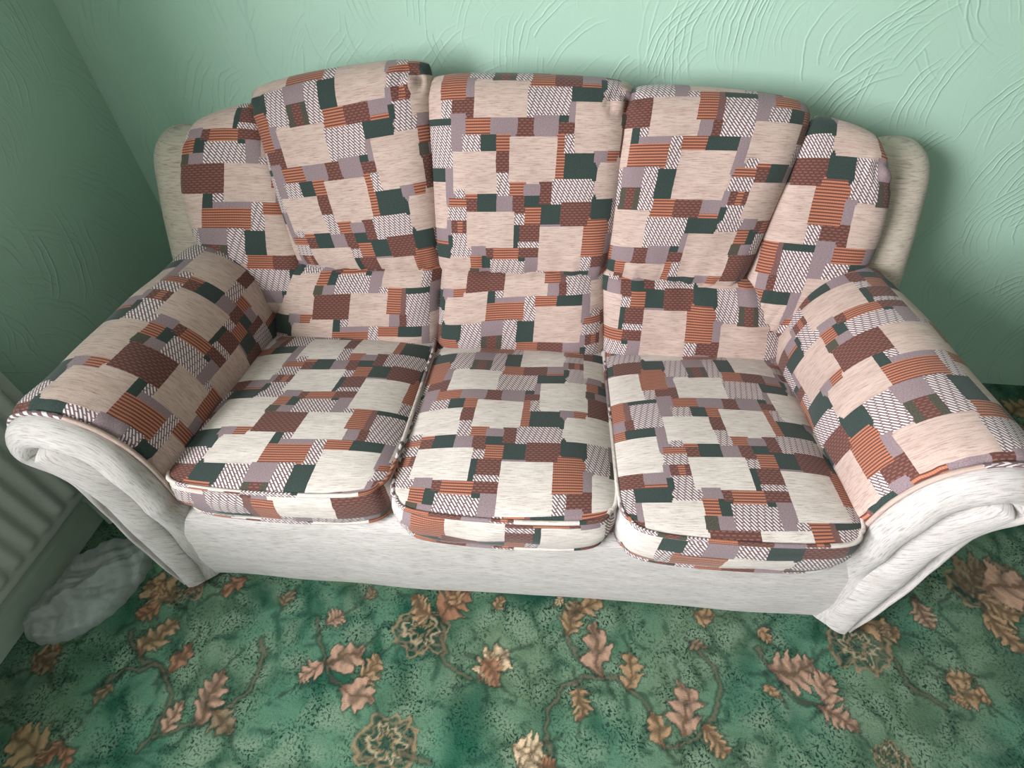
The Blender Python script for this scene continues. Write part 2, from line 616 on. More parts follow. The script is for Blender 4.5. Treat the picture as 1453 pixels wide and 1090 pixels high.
# ------------------------------------------------------------------ the room
def photo_floor(u, v):
    """floor point under a measured image position of the carpet's motifs"""
    d = _f * CAM[6] + _r * (u - 726.5) - _u * (v - 545)
    k = -CAM[2] / d[2]
    return np.array([CAM[0] + k * d[0], CAM[1] + k * d[1]])


# carpet motifs as laid out on the floor
rs = np.random.RandomState(4)
TAN, PINK, RUST, PALE, DULL = (srgb(176, 142, 108), srgb(186, 148, 126), srgb(160, 114, 88), srgb(214, 188, 154), srgb(138, 118, 94))
LEAF = [  # base, tip (image positions), half width factor, colour
    ((245, 850), (203, 830), .5, TAN), ((238, 826), (214, 850), .45, TAN), ((262, 838), (292, 830), .4, DULL), ((347, 818), (312, 840), .4, RUST), ((228, 853), (192, 882), .35, RUST),
    ((199, 930), (248, 876), .33, TAN), ((240, 950), (273, 911), .3, RUST), ((161, 969), (134, 998), .35, DULL),
    ((40, 945), (88, 922), .42, TAN), ((60, 930), (70, 955), .4, DULL), ((68, 1068), (20, 1040), .45, TAN), ((92, 1048), (52, 1090), .4, RUST), ((90, 1060), (100, 1090), .4, RUST),
    ((229, 1038), (258, 994), .38, PINK), ((272, 1024), (323, 954), .33, PINK), ((304, 1009), (323, 1044), .4, DULL),
    ((400, 862), (417, 838), .4, DULL), ((465, 888), (490, 868), .5, PINK), ((465, 948), (515, 914), .42, PINK), ((459, 944), (423, 968), .45, PINK),
    ((510, 963), (542, 934), .45, TAN), ((488, 972), (524, 1004), .5, PINK), ((626, 878), (666, 838), .5, RUST), ((614, 872), (584, 852), .45, TAN), ((650, 862), (640, 838), .5, TAN),
    ((520, 850), (530, 832), .5, DULL), ((702, 862), (712, 845), .5, TAN),
    ((676, 958), (726, 930), .45, PALE), ((690, 970), (700, 925), .45, PALE), ((680, 940), (712, 968), .4, RUST),
    ((859, 953), (834, 889), .36, PINK), ((894, 979), (890, 924), .36, TAN), ((799, 898), (818, 853), .36, TAN), ((820, 862), (860, 850), .4, TAN), ((800, 848), (784, 858), .4, PALE), ((818, 972), (824, 1024), .32, TAN),
    ((947, 1058), (922, 1009), .36, TAN), ((973, 1045), (963, 968), .36, PINK), ((1000, 1030), (1036, 1070), .36, TAN),
    ((980, 912), (1000, 922), .55, DULL), ((735, 1086), (775, 1058), .5, PALE), ((760, 1088), (790, 1090), .5, RUST), ((725, 1062), (755, 1075), .5, PALE),
    ((1078, 890), (1095, 912), .5, TAN), ((1096, 955), (1154, 938), .42, PINK), ((1090, 966), (1106, 992), .42, TAN), ((1165, 994), (1180, 958), .5, PINK), ((1162, 1004), (1218, 1040), .34, PINK),
    ((1222, 893), (1276, 896), .36, TAN), ((1250, 885), (1262, 905), .5, DULL), ((1298, 853), (1328, 893), .45, PINK),
    ((1352, 968), (1398, 1000), .45, TAN), ((1340, 960), (1380, 965), .4, TAN), ((1350, 985), (1372, 1010), .4, TAN), ((1385, 975), (1405, 1005), .35, TAN),
    ((1370, 840), (1430, 800), .4, DULL), ((1385, 850), (1450, 870), .45, TAN), ((1400, 865), (1440, 910), .4, TAN), ((1410, 880), (1453, 930), .35, TAN), ((1375, 830), (1400, 805), .5, DULL), ((1400, 842), (1470, 835), .45, PINK),
    ((1440, 590), (1460, 570), .45, TAN), ((1436, 610), (1470, 615), .45, RUST), ((985, 868), (1015, 876), .5, TAN),
]
STEM = [
    [(186, 895), (197, 926), (220, 946), (238, 962)], [(136, 980), (165, 957), (220, 946), (238, 965), (236, 1006), (200, 1062)],
    [(215, 1046), (291, 1021), (346, 986), (371, 940), (371, 906)], [(450, 875), (455, 910), (467, 956), (490, 978)],
    [(628, 900), (633, 940), (668, 961)], [(568, 1068), (612, 1082)],
    [(982, 916), (1012, 946), (1022, 982), (1007, 1027), (972, 1055), (942, 1060)],
    [(800, 890), (816, 926), (851, 957), (891, 974), (922, 1012)], [(851, 957), (806, 972), (780, 1007), (775, 1042), (785, 1072)],
    [(1073, 916), (1103, 962), (1134, 992), (1174, 1007)], [(1270, 936), (1290, 972), (1340, 1002)], [(1300, 850), (1270, 845), (1240, 860)],
]
BLOOM = [((598, 895), 40), ((1219, 918), 42), ((548, 1056), 44), ((1400, 835), 50), ((1265, 1078), 26), ((262, 832), 30)]

leaves, stems, blooms = [], [], []
for b, tp, w, c in LEAF:
    leaves.append((photo_floor(*b), photo_floor(*tp), w, c))
for s in STEM:
    stems.append(catmull([photo_floor(*p) for p in s], 8))
for (p, r) in BLOOM:
    a = photo_floor(*p)
    blooms.append((a, np.linalg.norm(photo_floor(p[0] + r, p[1]) - a)))
# the carpet goes on beyond the frame with the same kind of sprays
rr = random.Random(11)


def seen(p):
    return -1.5 < p[0] < 1.75 and -0.52 < p[1] < 0.12 or (0.8 < p[0] < 1.9 and -0.5 < p[1] < 0.5)


for k in range(300):
    p = np.array([rr.uniform(-1.3, 2.7), rr.uniform(-3.3, 1.0)])
    if seen(p) or (-1.05 < p[0] < 1.0 and p[1] > -0.05):
        continue
    a0 = rr.uniform(0, 6.28)
    pts = [p]
    for q in range(4):
        a0 += rr.uniform(-0.9, 0.9)
        pts.append(pts[-1] + 0.075 * np.array([math.cos(a0), math.sin(a0)]))
    if any(seen(q) for q in pts):
        continue
    stems.append(catmull(pts, 8))
    for q in range(5):
        al = a0 + rr.uniform(-1.4, 1.4)
        b = pts[q] + 0.01 * np.array([rr.uniform(-1, 1), rr.uniform(-1, 1)])
        leaves.append((b, b + rr.uniform(.06, .11) * np.array([math.cos(al), math.sin(al)]), rr.uniform(.33, .5), rr.choice([TAN, PINK, RUST, DULL, PALE])))
    if k % 4 == 0:
        blooms.append((pts[0], 0.065))


def paint(x, y):
    """motif colour and cover at floor points"""
    col = np.zeros((len(x), 4), np.float32)
    w1, w2 = wob(x, y, 71, .0042, 95, 7), wob(x, y, 72, .0042, 95, 7)
    w3, w4 = wob(x, y, 73, .0022, 260, 7), wob(x, y, 74, .0022, 260, 7)
    x, y = x + w1 + w3, y + w2 + w4
    DARK = np.array(srgb(20, 46, 38)[:3])
    EDGE = np.array(srgb(74, 50, 34)[:3])

    def over(idx, c, a):
        ca = col[idx]
        a = np.asarray(a)[:, None]
        out = a + ca[:, 3:4] * (1 - a)
        rgb = np.where(out > 1e-6, (np.asarray(c) * a + ca[:, :3] * ca[:, 3:4] * (1 - a)) / np.maximum(out, 1e-6), 0)
        col[idx] = np.concatenate([rgb, out], 1)

    def near(px, py, r):
        return np.nonzero((np.abs(x - px) < r) & (np.abs(y - py) < r))[0]

    for (c, r) in blooms:
        i = near(c[0], c[1], r * 1.5)
        if not len(i):
            continue
        dx, dy = x[i] - c[0], y[i] - c[1]
        th = np.arctan2(dy, dx)
        d = np.hypot(dx, dy * 1.3) / (r * (1 + .06 * np.sin(5 * th + c[0] * 9) + .05 * np.sin(9 * th)))
        over(i, DARK, np.clip((1.12 - d) / .2, 0, 1) * .6)
        for ring, hue in ((0.98, TAN), (0.78, DULL), (0.55, PALE), (0.32, TAN)):
            k = d + .07 * np.sin(11 * th + ring * 20) + .05 * np.sin(6 * th + ring * 9)
            over(i, np.array(hue[:3]), np.clip(1.3 - np.abs(k - ring) / .07, 0, 1) * .6)
    for s in stems:
        lo, hi = s.min(0) - .03, s.max(0) + .03
        i = np.nonzero((x > lo[0]) & (x < hi[0]) & (y > lo[1]) & (y < hi[1]))[0]
        if not len(i):
            continue
        P = np.stack([x[i], y[i]], 1)
        best = np.full(len(i), 9.0)
        for a, b in zip(s[:-1], s[1:]):
            ab = b - a
            tt = np.clip(((P - a) @ ab) / (ab @ ab + 1e-12), 0, 1)
            best = np.minimum(best, np.linalg.norm(P - a - tt[:, None] * ab, axis=1))
        over(i, DARK, np.clip((.0110 - best) / .004, 0, 1) * .62)
        over(i, np.array(DULL[:3]), np.clip((.0050 - best) / .003, 0, 1) * .38)
    for n, (b, tp, w, c) in enumerate(leaves):
        ax = tp - b
        L = np.linalg.norm(ax)
        m = (b + tp) / 2
        i = near(m[0], m[1], L)
        if not len(i):
            continue
        ax = ax / L
        s = ((x[i] - b[0]) * ax[0] + (y[i] - b[1]) * ax[1]) / L
        q = ((x[i] - b[0]) * -ax[1] + (y[i] - b[1]) * ax[0]) / L
        q = q + .10 * np.sin(s * 3.0 + n)             # bent midrib
        lobes = 2.5 + (n % 3)
        ph = (s - .55 * np.abs(q)) * lobes
        tooth = np.abs(((ph % 1.0) - .5) * 2)
        prof = w * np.clip(np.sin(math.pi * np.clip(s * .93 + .05, 0, 1)), 0, 1) ** .6 * (1.18 - .62 * tooth ** 1.1)
        prof = np.where((s < 0) | (s > 1), 0, prof)
        d = (prof - np.abs(q)) * L
        over(i, DARK * .8, np.clip((d + .008) / .006, 0, 1) * .55)
        shade = np.clip(.62 + 5 * np.abs(q) * (1 - tooth) - .30 * tooth + .12 * np.sin(n * 2.1), .45, 1.15)
        rib = np.abs(q) < .035
        cc = np.array(c[:3])[None, :] * shade[:, None]
        cc = np.where(rib[:, None], EDGE[None, :] * 1.2 + cc * .35, cc)
        cc = np.where((d < .004)[:, None], EDGE[None, :] * .7 + cc * .3, cc)
        over(i, cc, np.clip((d + .001) / .005, 0, 1) * (.80 + .1 * np.sin(x[i] * 300 + y[i] * 170)))
    return col


def carpet_grid(x0, x1, y0, y1, step):
    nx, ny = int(round((x1 - x0) / step)) + 1, int(round((y1 - y0) / step)) + 1
    gx, gy = np.meshgrid(np.linspace(x0, x1, nx), np.linspace(y0, y1, ny))
    V = np.stack([gx.ravel(), gy.ravel(), np.zeros(gx.size)], 1)
    i = (np.arange(ny - 1)[:, None] * nx + np.arange(nx - 1)[None, :]).ravel()
    F = np.stack([i, i + 1, i + nx + 1, i + nx], 1)
    return V, F


def make_floor():
    X0, X1, Y0, Y1 = -1.56, 2.9, -3.5, 1.12
    blocks = [carpet_grid(-1.56, 1.80, -0.56, 0.16, 0.0032), carpet_grid(0.8, 1.96, 0.16, 1.12, 0.006),
              carpet_grid(-1.56, 0.8, 0.16, 1.12, 0.03), carpet_grid(1.96, X1, 0.16, Y1, 0.02),
              carpet_grid(1.80, X1, -0.56, 0.16, 0.012), carpet_grid(-1.56, X1, -1.3, -0.56, 0.008), carpet_grid(-1.56, X1, Y0, -1.3, 0.02)]
    off = 0
    VV, FF = [], []
    for V, F in blocks:
        VV.append(V)
        FF.append(F + off)
        off += len(V)
    V, F = np.concatenate(VV), np.concatenate(FF)
    me = bpy.data.meshes.new('floor')
    me.vertices.add(len(V))
    me.vertices.foreach_set('co', V.astype(np.float32).ravel())
    me.loops.add(len(F) * 4)
    me.loops.foreach_set('vertex_index', F.astype(np.int32).ravel())
    me.polygons.add(len(F))
    me.polygons.foreach_set('loop_start', np.arange(len(F), dtype=np.int32) * 4)
    me.update(calc_edges=True)
    at = me.attributes.new('motif', 'FLOAT_COLOR', 'POINT')
    at.data.foreach_set('color', paint(V[:, 0], V[:, 1]).ravel())
    me.materials.append(M_CARPET)
    o = bpy.data.objects.new('floor', me)
    coll.objects.link(o)
    tag(o, 'green carpet woven with tan leaf scrolls', kind='structure')
    return o


make_floor()

b = MB()
b.box(rbox(-0.12, ROOM_W + .12, -0.12, 0, -0.05, ROOM_H))
tag(b.build('wall_back', M_WALL), 'mint green embossed wall behind the sofa', kind='structure')
b = MB()
b.box(rbox(-0.28, 0, 0, WIN[0], -0.05, ROOM_H))
b.box(rbox(-0.28, 0, WIN[1], ROOM_D, -0.05, ROOM_H))
b.box(rbox(-0.28, 0, WIN[0], WIN[1], -0.05, WIN[2]))
b.box(rbox(-0.28, 0, WIN[0], WIN[1], WIN[3], ROOM_H))
tag(b.build('wall_left', M_WALL_L), 'mint green embossed wall beside the sofa', kind='structure')
b = MB()
b.box(rbox(ROOM_W, ROOM_W + .12, 0, ROOM_D, -0.05, ROOM_H))
tag(b.build('wall_right', M_FAR), 'plain wall opposite the window', kind='structure')
b = MB()
b.box(rbox(-0.12, ROOM_W + .12, ROOM_D, ROOM_D + .12, -0.05, ROOM_H))
tag(b.build('wall_front', M_FAR), 'plain wall facing the sofa', kind='structure')
b = MB()
b.box(rbox(-0.28, ROOM_W + .12, -0.12, ROOM_D + .12, ROOM_H, ROOM_H + .1))
tag(b.build('ceiling', M_CEIL), 'plain white ceiling', kind='structure')
# window frame
wf = empty('window_1')
tag(wf, 'white framed window above the radiator', kind='structure')
w0, w1, z0, z1 = WIN
for nm, bx in (('sill', (-0.21, 0.04, w0 - .03, w1 + .03, z0 - .03, z0)), ('frame_bar', (-.27, -.21, w0, w1, z0, z0 + .05)),
               ('frame_bar', (-.27, -.21, w0, w1, z1 - .05, z1)), ('frame_bar', (-.27, -.21, w0, w0 + .05, z0 + .05, z1 - .05)),
               ('frame_bar', (-.27, -.21, w1 - .05, w1, z0 + .05, z1 - .05))):
    b = MB()
    b.box(rbox(*bx))
    b.build(nm, M_WHITE, wf)
# skirting board along the left wall: flat board with a rounded top
b = MB()
prof = [(0, 0), (.018, 0), (.018, .085), (.015, .097), (.009, .104), (0, .106)]
V = [room(p[0], e, p[1]) for e in (0.0, ROOM_D) for p in prof]
n = len(prof)
F = [(i, (i + 1) % n, n + (i + 1) % n, n + i) for i in range(n)] + [tuple(range(n))[::-1], tuple(range(n, 2 * n))]
b.add(V, F)
tag(b.build('baseboard_left', M_PAINT), 'pale green painted skirting board under the radiator', kind='structure')

# ------------------------------------------------------------------ radiator on the left wall
rad = empty('radiator')
tag(rad, 'white fluted panel radiator mounted on the left wall', 'radiator')
RA0, RA1 = 0.055, 0.078             # distance of the panel's back and face from the wall
RB0, RB1 = 0.80, 2.30               # along the wall
RZ0, RZ1 = 0.165, 0.72
# pressed front sheet with upright flutes that end in round shoulders
nb, nz = 360, 26
vb = np.linspace(RB0, RB1, nb)
vz = np.r_[np.linspace(RZ0, RZ0 + .012, 3), np.linspace(RZ0 + .02, RZ0 + .075, 9), np.linspace(RZ0 + .1, RZ1 - .1, 4), np.linspace(RZ1 - .075, RZ1 - .02, 8), np.linspace(RZ1 - .012, RZ1, 3)]
V = []
for z in vz:
    for bb in vb:
        ph = ((bb - RB0 - .02) / 0.05) % 1.0
        fl = max(0.0, math.sin(math.pi * ph)) ** 1.3
        e = min(z - RZ0, RZ1 - z)
        k = min(1.0, max(0.0, (e - .028) / .03))
        k = k * k * (3 - 2 * k)
        edge = min(1.0, e / .008)
        if bb < RB0 + .03 or bb > RB1 - .03:
            fl = 0
        V.append(room(RA1 - .008 * (1 - edge) - .0 + .014 * fl * k, bb, z))
F = grid_faces(nb, len(vz))
mesh_obj('front_panel', V, F, M_RAD, rad)
b = MB()
b.box(rbox(RA0 - .02, RA1 - .012, RB0, RB1, RZ0 + .004, RZ1 - .004))
b.build('water_channel', M_RAD, rad)
for bb in (RB0 + .22, RB1 - .22):
    b = MB()
    b.box(rbox(0.0, RA0 - .02, bb - .02, bb + .02, RZ0 + .05, RZ1 - .05))
    b.build('wall_bracket', M_RAD, rad)
# pipe and valve below the near-wall end
pp = [room(.046, RB0 + .06, RZ0 + .02), room(.046, RB0 + .06, .09), room(.046, RB0 + .062, 0.0)]
v, f = tube(catmull(pp, 6), .0075, 10)
b = MB()
b.add(v, f)
pipe = b.build('pipe', M_PAINT, rad, True)
v, f = tube([room(.046, RB0 + .06, .13), room(.046, RB0 + .06, .16)], .013, 10)
b = MB()
b.add(v, f)
b.build('valve', M_RAD, pipe, True)

# ------------------------------------------------------------------ sofa
# how the cloth is pulled over each pad: centre, half size, quadratic stretch (x, y)
UVFIX = {
    'LB': [[630.0, 337.5], [448.2, 589.2], [[-62.9, 47.2], [158.9, -16.5], [-9.5, 67.8], [0.7, 1.9], [-12.2, 20.5], [-29.2, 3.8]]],
    'MB': [[515.0, 615.0], [490.0, 535.0], [[-6.6, -8.3], [82.0, 17.5], [-20.3, 62.8], [-17.9, 0.8], [-3.4, 6.4], [3.2, -14.2]]],
    'RB': [[752.5, -30.0], [418.4, 545.5], [[25.5, 41.6], [88.7, 52.8], [-47.1, 51.5], [-6.1, -11.2], [-9.7, 1.4], [-0.1, -20.5]]],
    'LL': [[495.0, -395.0], [495.3, 279.7], [[2.6, 15.8], [56.8, 6.9], [-21.4, 50.8], [1.9, -7.4], [-1.4, -12.9], [-0.7, 2.8]]],
    'ML': [[560.0, -160.0], [415.5, 288.1], [[6.7, 11.9], [95.3, 48.0], [5.0, 67.4], [-3.3, 2.2], [4.5, -24.1], [1.1, -19.6]]],
    'RL': [[850.0, 907.5], [514.5, 242.7], [[16.9, -4.5], [43.4, 26.0], [35.7, 63.1], [9.1, 2.3], [-3.5, -9.2], [-2.8, -21.2]]],
    'LBL': [[517.5, -300.0], [265.7, 572.9], [[30.8, 132.9], [11.3, -123.6], [154.2, 102.6], [-3.1, -10.3], [-1.8, 10.5], [0.1, 18.4]]],
    'RBL': [[870.0, 900.0], [265.4, 443.6], [[9.9, 171.5], [33.0, 93.8], [-129.3, 151.6], [-4.2, -1.4], [5.1, 9.0], [-10.0, -5.0]]],
    'LS': [[493.0, -679.0], [505.0, 715.0], [[-75.0, -43.8], [14.4, 28.1], [44.1, -47.2], [-36.1, -2.4], [12.6, 23.4], [10.1, 69.5]]],
    'MS': [[622.0, 385.0], [505.0, 715.0], [[-8.2, -7.8], [-0.6, 23.1], [-0.8, -2.8], [-10.5, -9.9], [11.6, 23.1], [-3.8, 5.8]]],
    'RS': [[381.0, 385.0], [505.0, 715.0], [[41.2, 25.2], [13.9, 27.1], [-56.9, 36.0], [-15.1, -6.6], [6.0, 3.3], [-5.1, -1.4]]],
    'LA': [[422.3, -594.2], [467.7, 629.2], [[-6.3, -95.1], [111.6, 17.9], [-3.2, -22.9], [0.7, -11.6], [4.9, 13.0], [-9.1, 15.3]]],
    'RA': [[343.7, -334.2], [493.7, 629.2], [[28.7, -43.9], [59.0, 1.9], [-45.6, 65.4], [14.4, 23.1], [12.5, 26.7], [-12.0, -1.5]]],
}


def pulled(key, uv):
    c, h, co = UVFIX[key]
    uv = np.asarray(uv, float)
    u, v = (uv[:, 0] - c[0]) / h[0], (uv[:, 1] - c[1]) / h[1]
    return uv + np.stack([np.ones_like(u), u, v, u * v, u * u, v * v], 1) @ np.array(co)


U = 0.0005                      # metres per fabric unit
sofa = empty('sofa')
tag(sofa, 'cream three-seater sofa frame with scroll arms and padded patchwork armrests', 'sofa')


def rounded_box(name, x0, x1, y0, y1, z0, z1, r, mat, parent, n=20, bulge=0.0, seed=1):
    """box with rounded edges as a stack of sections along x"""
    xs = np.r_[x0, x0 + r * .15, x0 + r * .5, x0 + r, np.linspace(x0 + r + .02, x1 - r - .02, n), x1 - r, x1 - r * .5, x1 - r * .15, x1]
    sec = []
    for (cy, cz, a0) in ((y0 + r, z0 + r, math.pi), (y1 - r, z0 + r, 1.5 * math.pi), (y1 - r, z1 - r, 0), (y0 + r, z1 - r, .5 * math.pi)):
        for k in range(5):
            a = a0 + k * math.pi / 8
            sec.append((cy + r * math.cos(a), cz + r * math.sin(a)))
    sec = np.array(sec)
    # subdivide the long front side for the bulge
    full = []
    for a, c in zip(sec, np.roll(sec, -1, 0)):
        d = np.linalg.norm(c - a)
        m = 6 if d > r * 1.2 else 1
        for k in range(m):
            full.append(a + (c - a) * k / m)
    sec = np.array(full)
    cen = np.array([(y0 + y1) / 2, (z0 + z1) / 2])
    hy, hz = (y1 - y0) / 2, (z1 - z0) / 2
    V, uv = [], []
    al = arclen(np.vstack([sec, sec[:1]]))
    for x in xs:
        e = min(x - x0, x1 - x)
        ins = r * (1 - math.sqrt(max(0, 1 - (1 - min(1, e / r)) ** 2)))
        for k, p in enumerate(sec):
            q = cen + (p - cen) * np.array([(hy - ins) / hy, (hz - ins) / hz])
            if p[0] < cen[0]:
                s = (p[1] - z0) / (z1 - z0)
                q = q - np.array([bulge * math.sin(math.pi * min(1, max(0, s))), 0])
            w = wob(x, p[1] + p[0], seed, .002, 14)
            V.append((x, q[0] + w, q[1] + w * .5))
            uv.append((x / U, -p[1] / U))
    ns = len(sec)
    F = grid_faces(ns, len(xs), wrap_u=True)
    F.append(tuple(range(ns)))
    F.append(tuple(range(len(xs) * ns - ns, len(xs) * ns))[::-1])
    return mesh_obj(name, V, F, mat, parent, uv)


rounded_box('front_rail', -.862, .862, 0.0, 0.11, 0.022, 0.362, .03, M_PLAIN, sofa, 40, .012, 3)
rounded_box('seat_deck', -.75, .75, 0.10, 0.86, 0.05, 0.272, .03, M_PLAIN, sofa, 20, 0, 4)
rounded_box('back_frame', -.90, .90, 0.815, 0.925, 0.04, 0.88, .05, M_WING, sofa, 20, 0, 5)

ARM = [(.785, .03), (.758, .20), (.747, .34), (.745, .45), (.749, .54), (.767, .610), (.804, .661), (.855, .689), (.908, .690),
       (.948, .670), (.970, .632), (.970, .596), (.950, .566), (.926, .543), (.908, .505), (.900, .42), (.896, .2), (.888, .03)]


def make_arm(sgn):
    """one scroll arm: shell, padded top, rolled front edge, front panel"""
    S = resample(catmull(ARM, 10), 140)
    nS = len(S)
    T = np.gradient(S, axis=0)
    T /= np.linalg.norm(T, axis=1)[:, None]
    N = np.stack([-T[:, 1], T[:, 0]], 1)        # outward (inner side -> -x)
    AL = arclen(S)

    def back(p, y):
        """the arm grows slimmer and a little lower towards the back"""
        k = min(1, max(0, (y - .05) / .65))
        x, z = p
        x2 = .745 + (x - .745) * (1 - .10 * k) - .015 * k
        z2 = z - .02 * k * max(0, (z - .3) / .4)
        return x2, z2

    # shell
    ys = np.r_[.01, .05, np.linspace(.12, .72, 10)]
    V, uv = [], []
    for y in ys:
        for k in range(nS):
            x, z = back(S[k], y)
            V.append((sgn * x, y, z))
            uv.append((AL[k] / U, y / U))
    F = grid_faces(nS, len(ys), flip=(sgn > 0))
    F.append(tuple(range((len(ys) - 1) * nS, len(ys) * nS)))
    shell = mesh_obj('arm', V, F, M_PLAIN, sofa, uv)

    # rolled front edge: from the pad's edge round to the crease
    inset = np.interp(np.arange(nS), [0, nS * .25, nS * .42, nS * .55, nS * .66, nS * .74, nS - 1], [.040, .060, .066, .060, .048, .012, .010])
    V, uv = [], []
    nr = 12
    CR = None
    for j in range(nr):
        s = j / (nr - 1)
        a = s * math.pi * .62
        prog = (1 - math.cos(a)) / (1 - math.cos(math.pi * .62))
        y = .022 - .060 * math.sin(a) + .016 * max(0, s - .75) / .25
        ring = S + N * (.010 * np.sin(math.pi * min(1, s * 1.3)) * (1 if s < .77 else 0))[..., None] - N * (inset * prog)[:, None]
        for k in range(nS):
            wv = wob(AL[k], s * .1, 7, .0022, 30)
            low = min(1, max(0, (S[k, 1] - .26) / .16)) if k < nS // 2 else 1
            V.append((sgn * (ring[k, 0]), y + wv + (1 - low) * .055 * (1 - s ** 3), ring[k, 1]))
            uv.append((AL[k] / U, (s * .12) / U))
        CR = ring
        ycr = y
    F = grid_faces(nS, nr, flip=(sgn < 0))
    mesh_obj('front_roll', V, F, M_PLAIN, shell, uv)

    # padded front panel inside the crease
    med = catmull([(.862, .04), (.850, .2), (.848, .34), (.852, .46), (.866, .53), (.886, .575), (.905, .612)], 10)
    loop = CR
    near = med[np.argmin(((loop[:, None, :] - med[None]) ** 2).sum(2), 1)]
    V, uv = [], []
    nr = 11
    for j in range(nr):
        s = max(0, j - 1) / (nr - 2)
        for k in range(nS):
            p = loop[k] + (near[k] - loop[k]) * s
            y = ycr + (.06 if j == 0 else 0) - .026 * math.sin(s * math.pi / 2) ** .8 + wob(p[0], p[1], 12, .0015, 40)
            V.append((sgn * p[0], y, p[1]))
            uv.append((p[0] * .6 / U + p[1] * .8 / U, p[0] * .8 / U - p[1] * .6 / U))
    F = grid_faces(nS, nr, flip=(sgn < 0))
    mesh_obj('front_panel', V, F, M_PLAIN, shell, uv)

    # patchwork pad over inner side and top
    k0 = int(np.argmin(abs(S[:60, 1] - .40)))
    k1 = int(np.argmin(np.hypot(S[:, 0] - .962, S[:, 1] - .58)))
    P, NP = S[k0:k1], N[k0:k1]
    al = AL[k0:k1] - AL[k0]
    nP = len(P)
    ly = np.linspace(0, 1, 44)
    V, uv = [], []
    for t in ly:
        y = .008 + t * .642
        for k in range(nP):
            e = k / (nP - 1)
            fat = .022 * (1 - abs(2 * e - 1) ** 6) * (1 - abs(2 * t - 1) ** 14) ** .5
            x, z = back(P[k], y)
            w = wob(al[k], y, 21 + sgn, .0028, 22)
            w += .003 * math.sin(al[k] * 170) * math.exp(-t / .05)
            x += NP[k, 0] * (fat + w * min(1, 8 * e * (1 - e)))
            z += NP[k, 1] * (fat + w * min(1, 8 * e * (1 - e)))
            V.append((sgn * x, y, z))
            if sgn > 0:
                uv.append((-150 + al[k] / U * .95, 295 - t * .642 / U * .98))
            else:
                uv.append((890 - al[k] / U * .90, 35 - t * .642 / U * .98))
    F = grid_faces(nP, len(ly), flip=(sgn > 0))
    pad = mesh_obj('arm_pad', V, F, M_FAB, shell, pulled('RA' if sgn > 0 else 'LA', uv))
    tag(pad, 'patchwork pad over the armrest')
    # piping along the pad's front edge
    path = [(sgn * (p[0] + q[0] * .008), .009, p[1] + q[1] * .008) for p, q in zip(P[::2], NP[::2])]
    v, f = tube(path, .005, 6)
    b = MB()
    b.add(v, f, [(260 + (i // 6) * 18, 120 + (i % 6) * 4) for i in range(len(v))])
    b.build('piping', M_FAB, shell, True)
    return shell


make_arm(-1)
make_arm(1)


def make_wing(sgn):
    out = catmull([(.66, .36), (.625, .50), (.632, .60), (.668, .69), (.712, .78), (.752, .855), (.795, .895), (.85, .912), (.90, .905), (.925, .86), (.925, .60), (.92, .36)], 8)
    out = resample(out, 90)
    T = np.gradient(out, axis=0)
    T /= np.linalg.norm(T, axis=1)[:, None]
    N = np.stack([T[:, 1], -T[:, 0]], 1)        # inward
    V, uv = [], []
    ks = np.sin(np.linspace(-1, 1, 25) * math.pi / 2)
    for k in ks:
        ins = .062 * (1 - math.sqrt(max(0, 1 - abs(k) ** 2.6)))
        for i, p in enumerate(out):
            lean = .012 * (p[1] - .6) / .3
            q = p + N[i] * ins
            x = .940 + .080 * k + lean * .3
            V.append((sgn * x, q[0] + wob(x, q[1], 31, .0015, 25), q[1]))
            uv.append(((x + q[0]) / U, (-q[1]) / U))
    n = len(out)
    F = grid_faces(n, len(ks), flip=(sgn > 0))
    F.append(tuple(range(n)) if sgn > 0 else tuple(range(n))[::-1])
    F.append(tuple(range((len(ks) - 1) * n, len(ks) * n))[::-1] if sgn > 0 else tuple(range((len(ks) - 1) * n, len(ks) * n)))
    return mesh_obj('wing', V, F, M_WING, sofa, uv)


make_wing(-1)
make_wing(1)


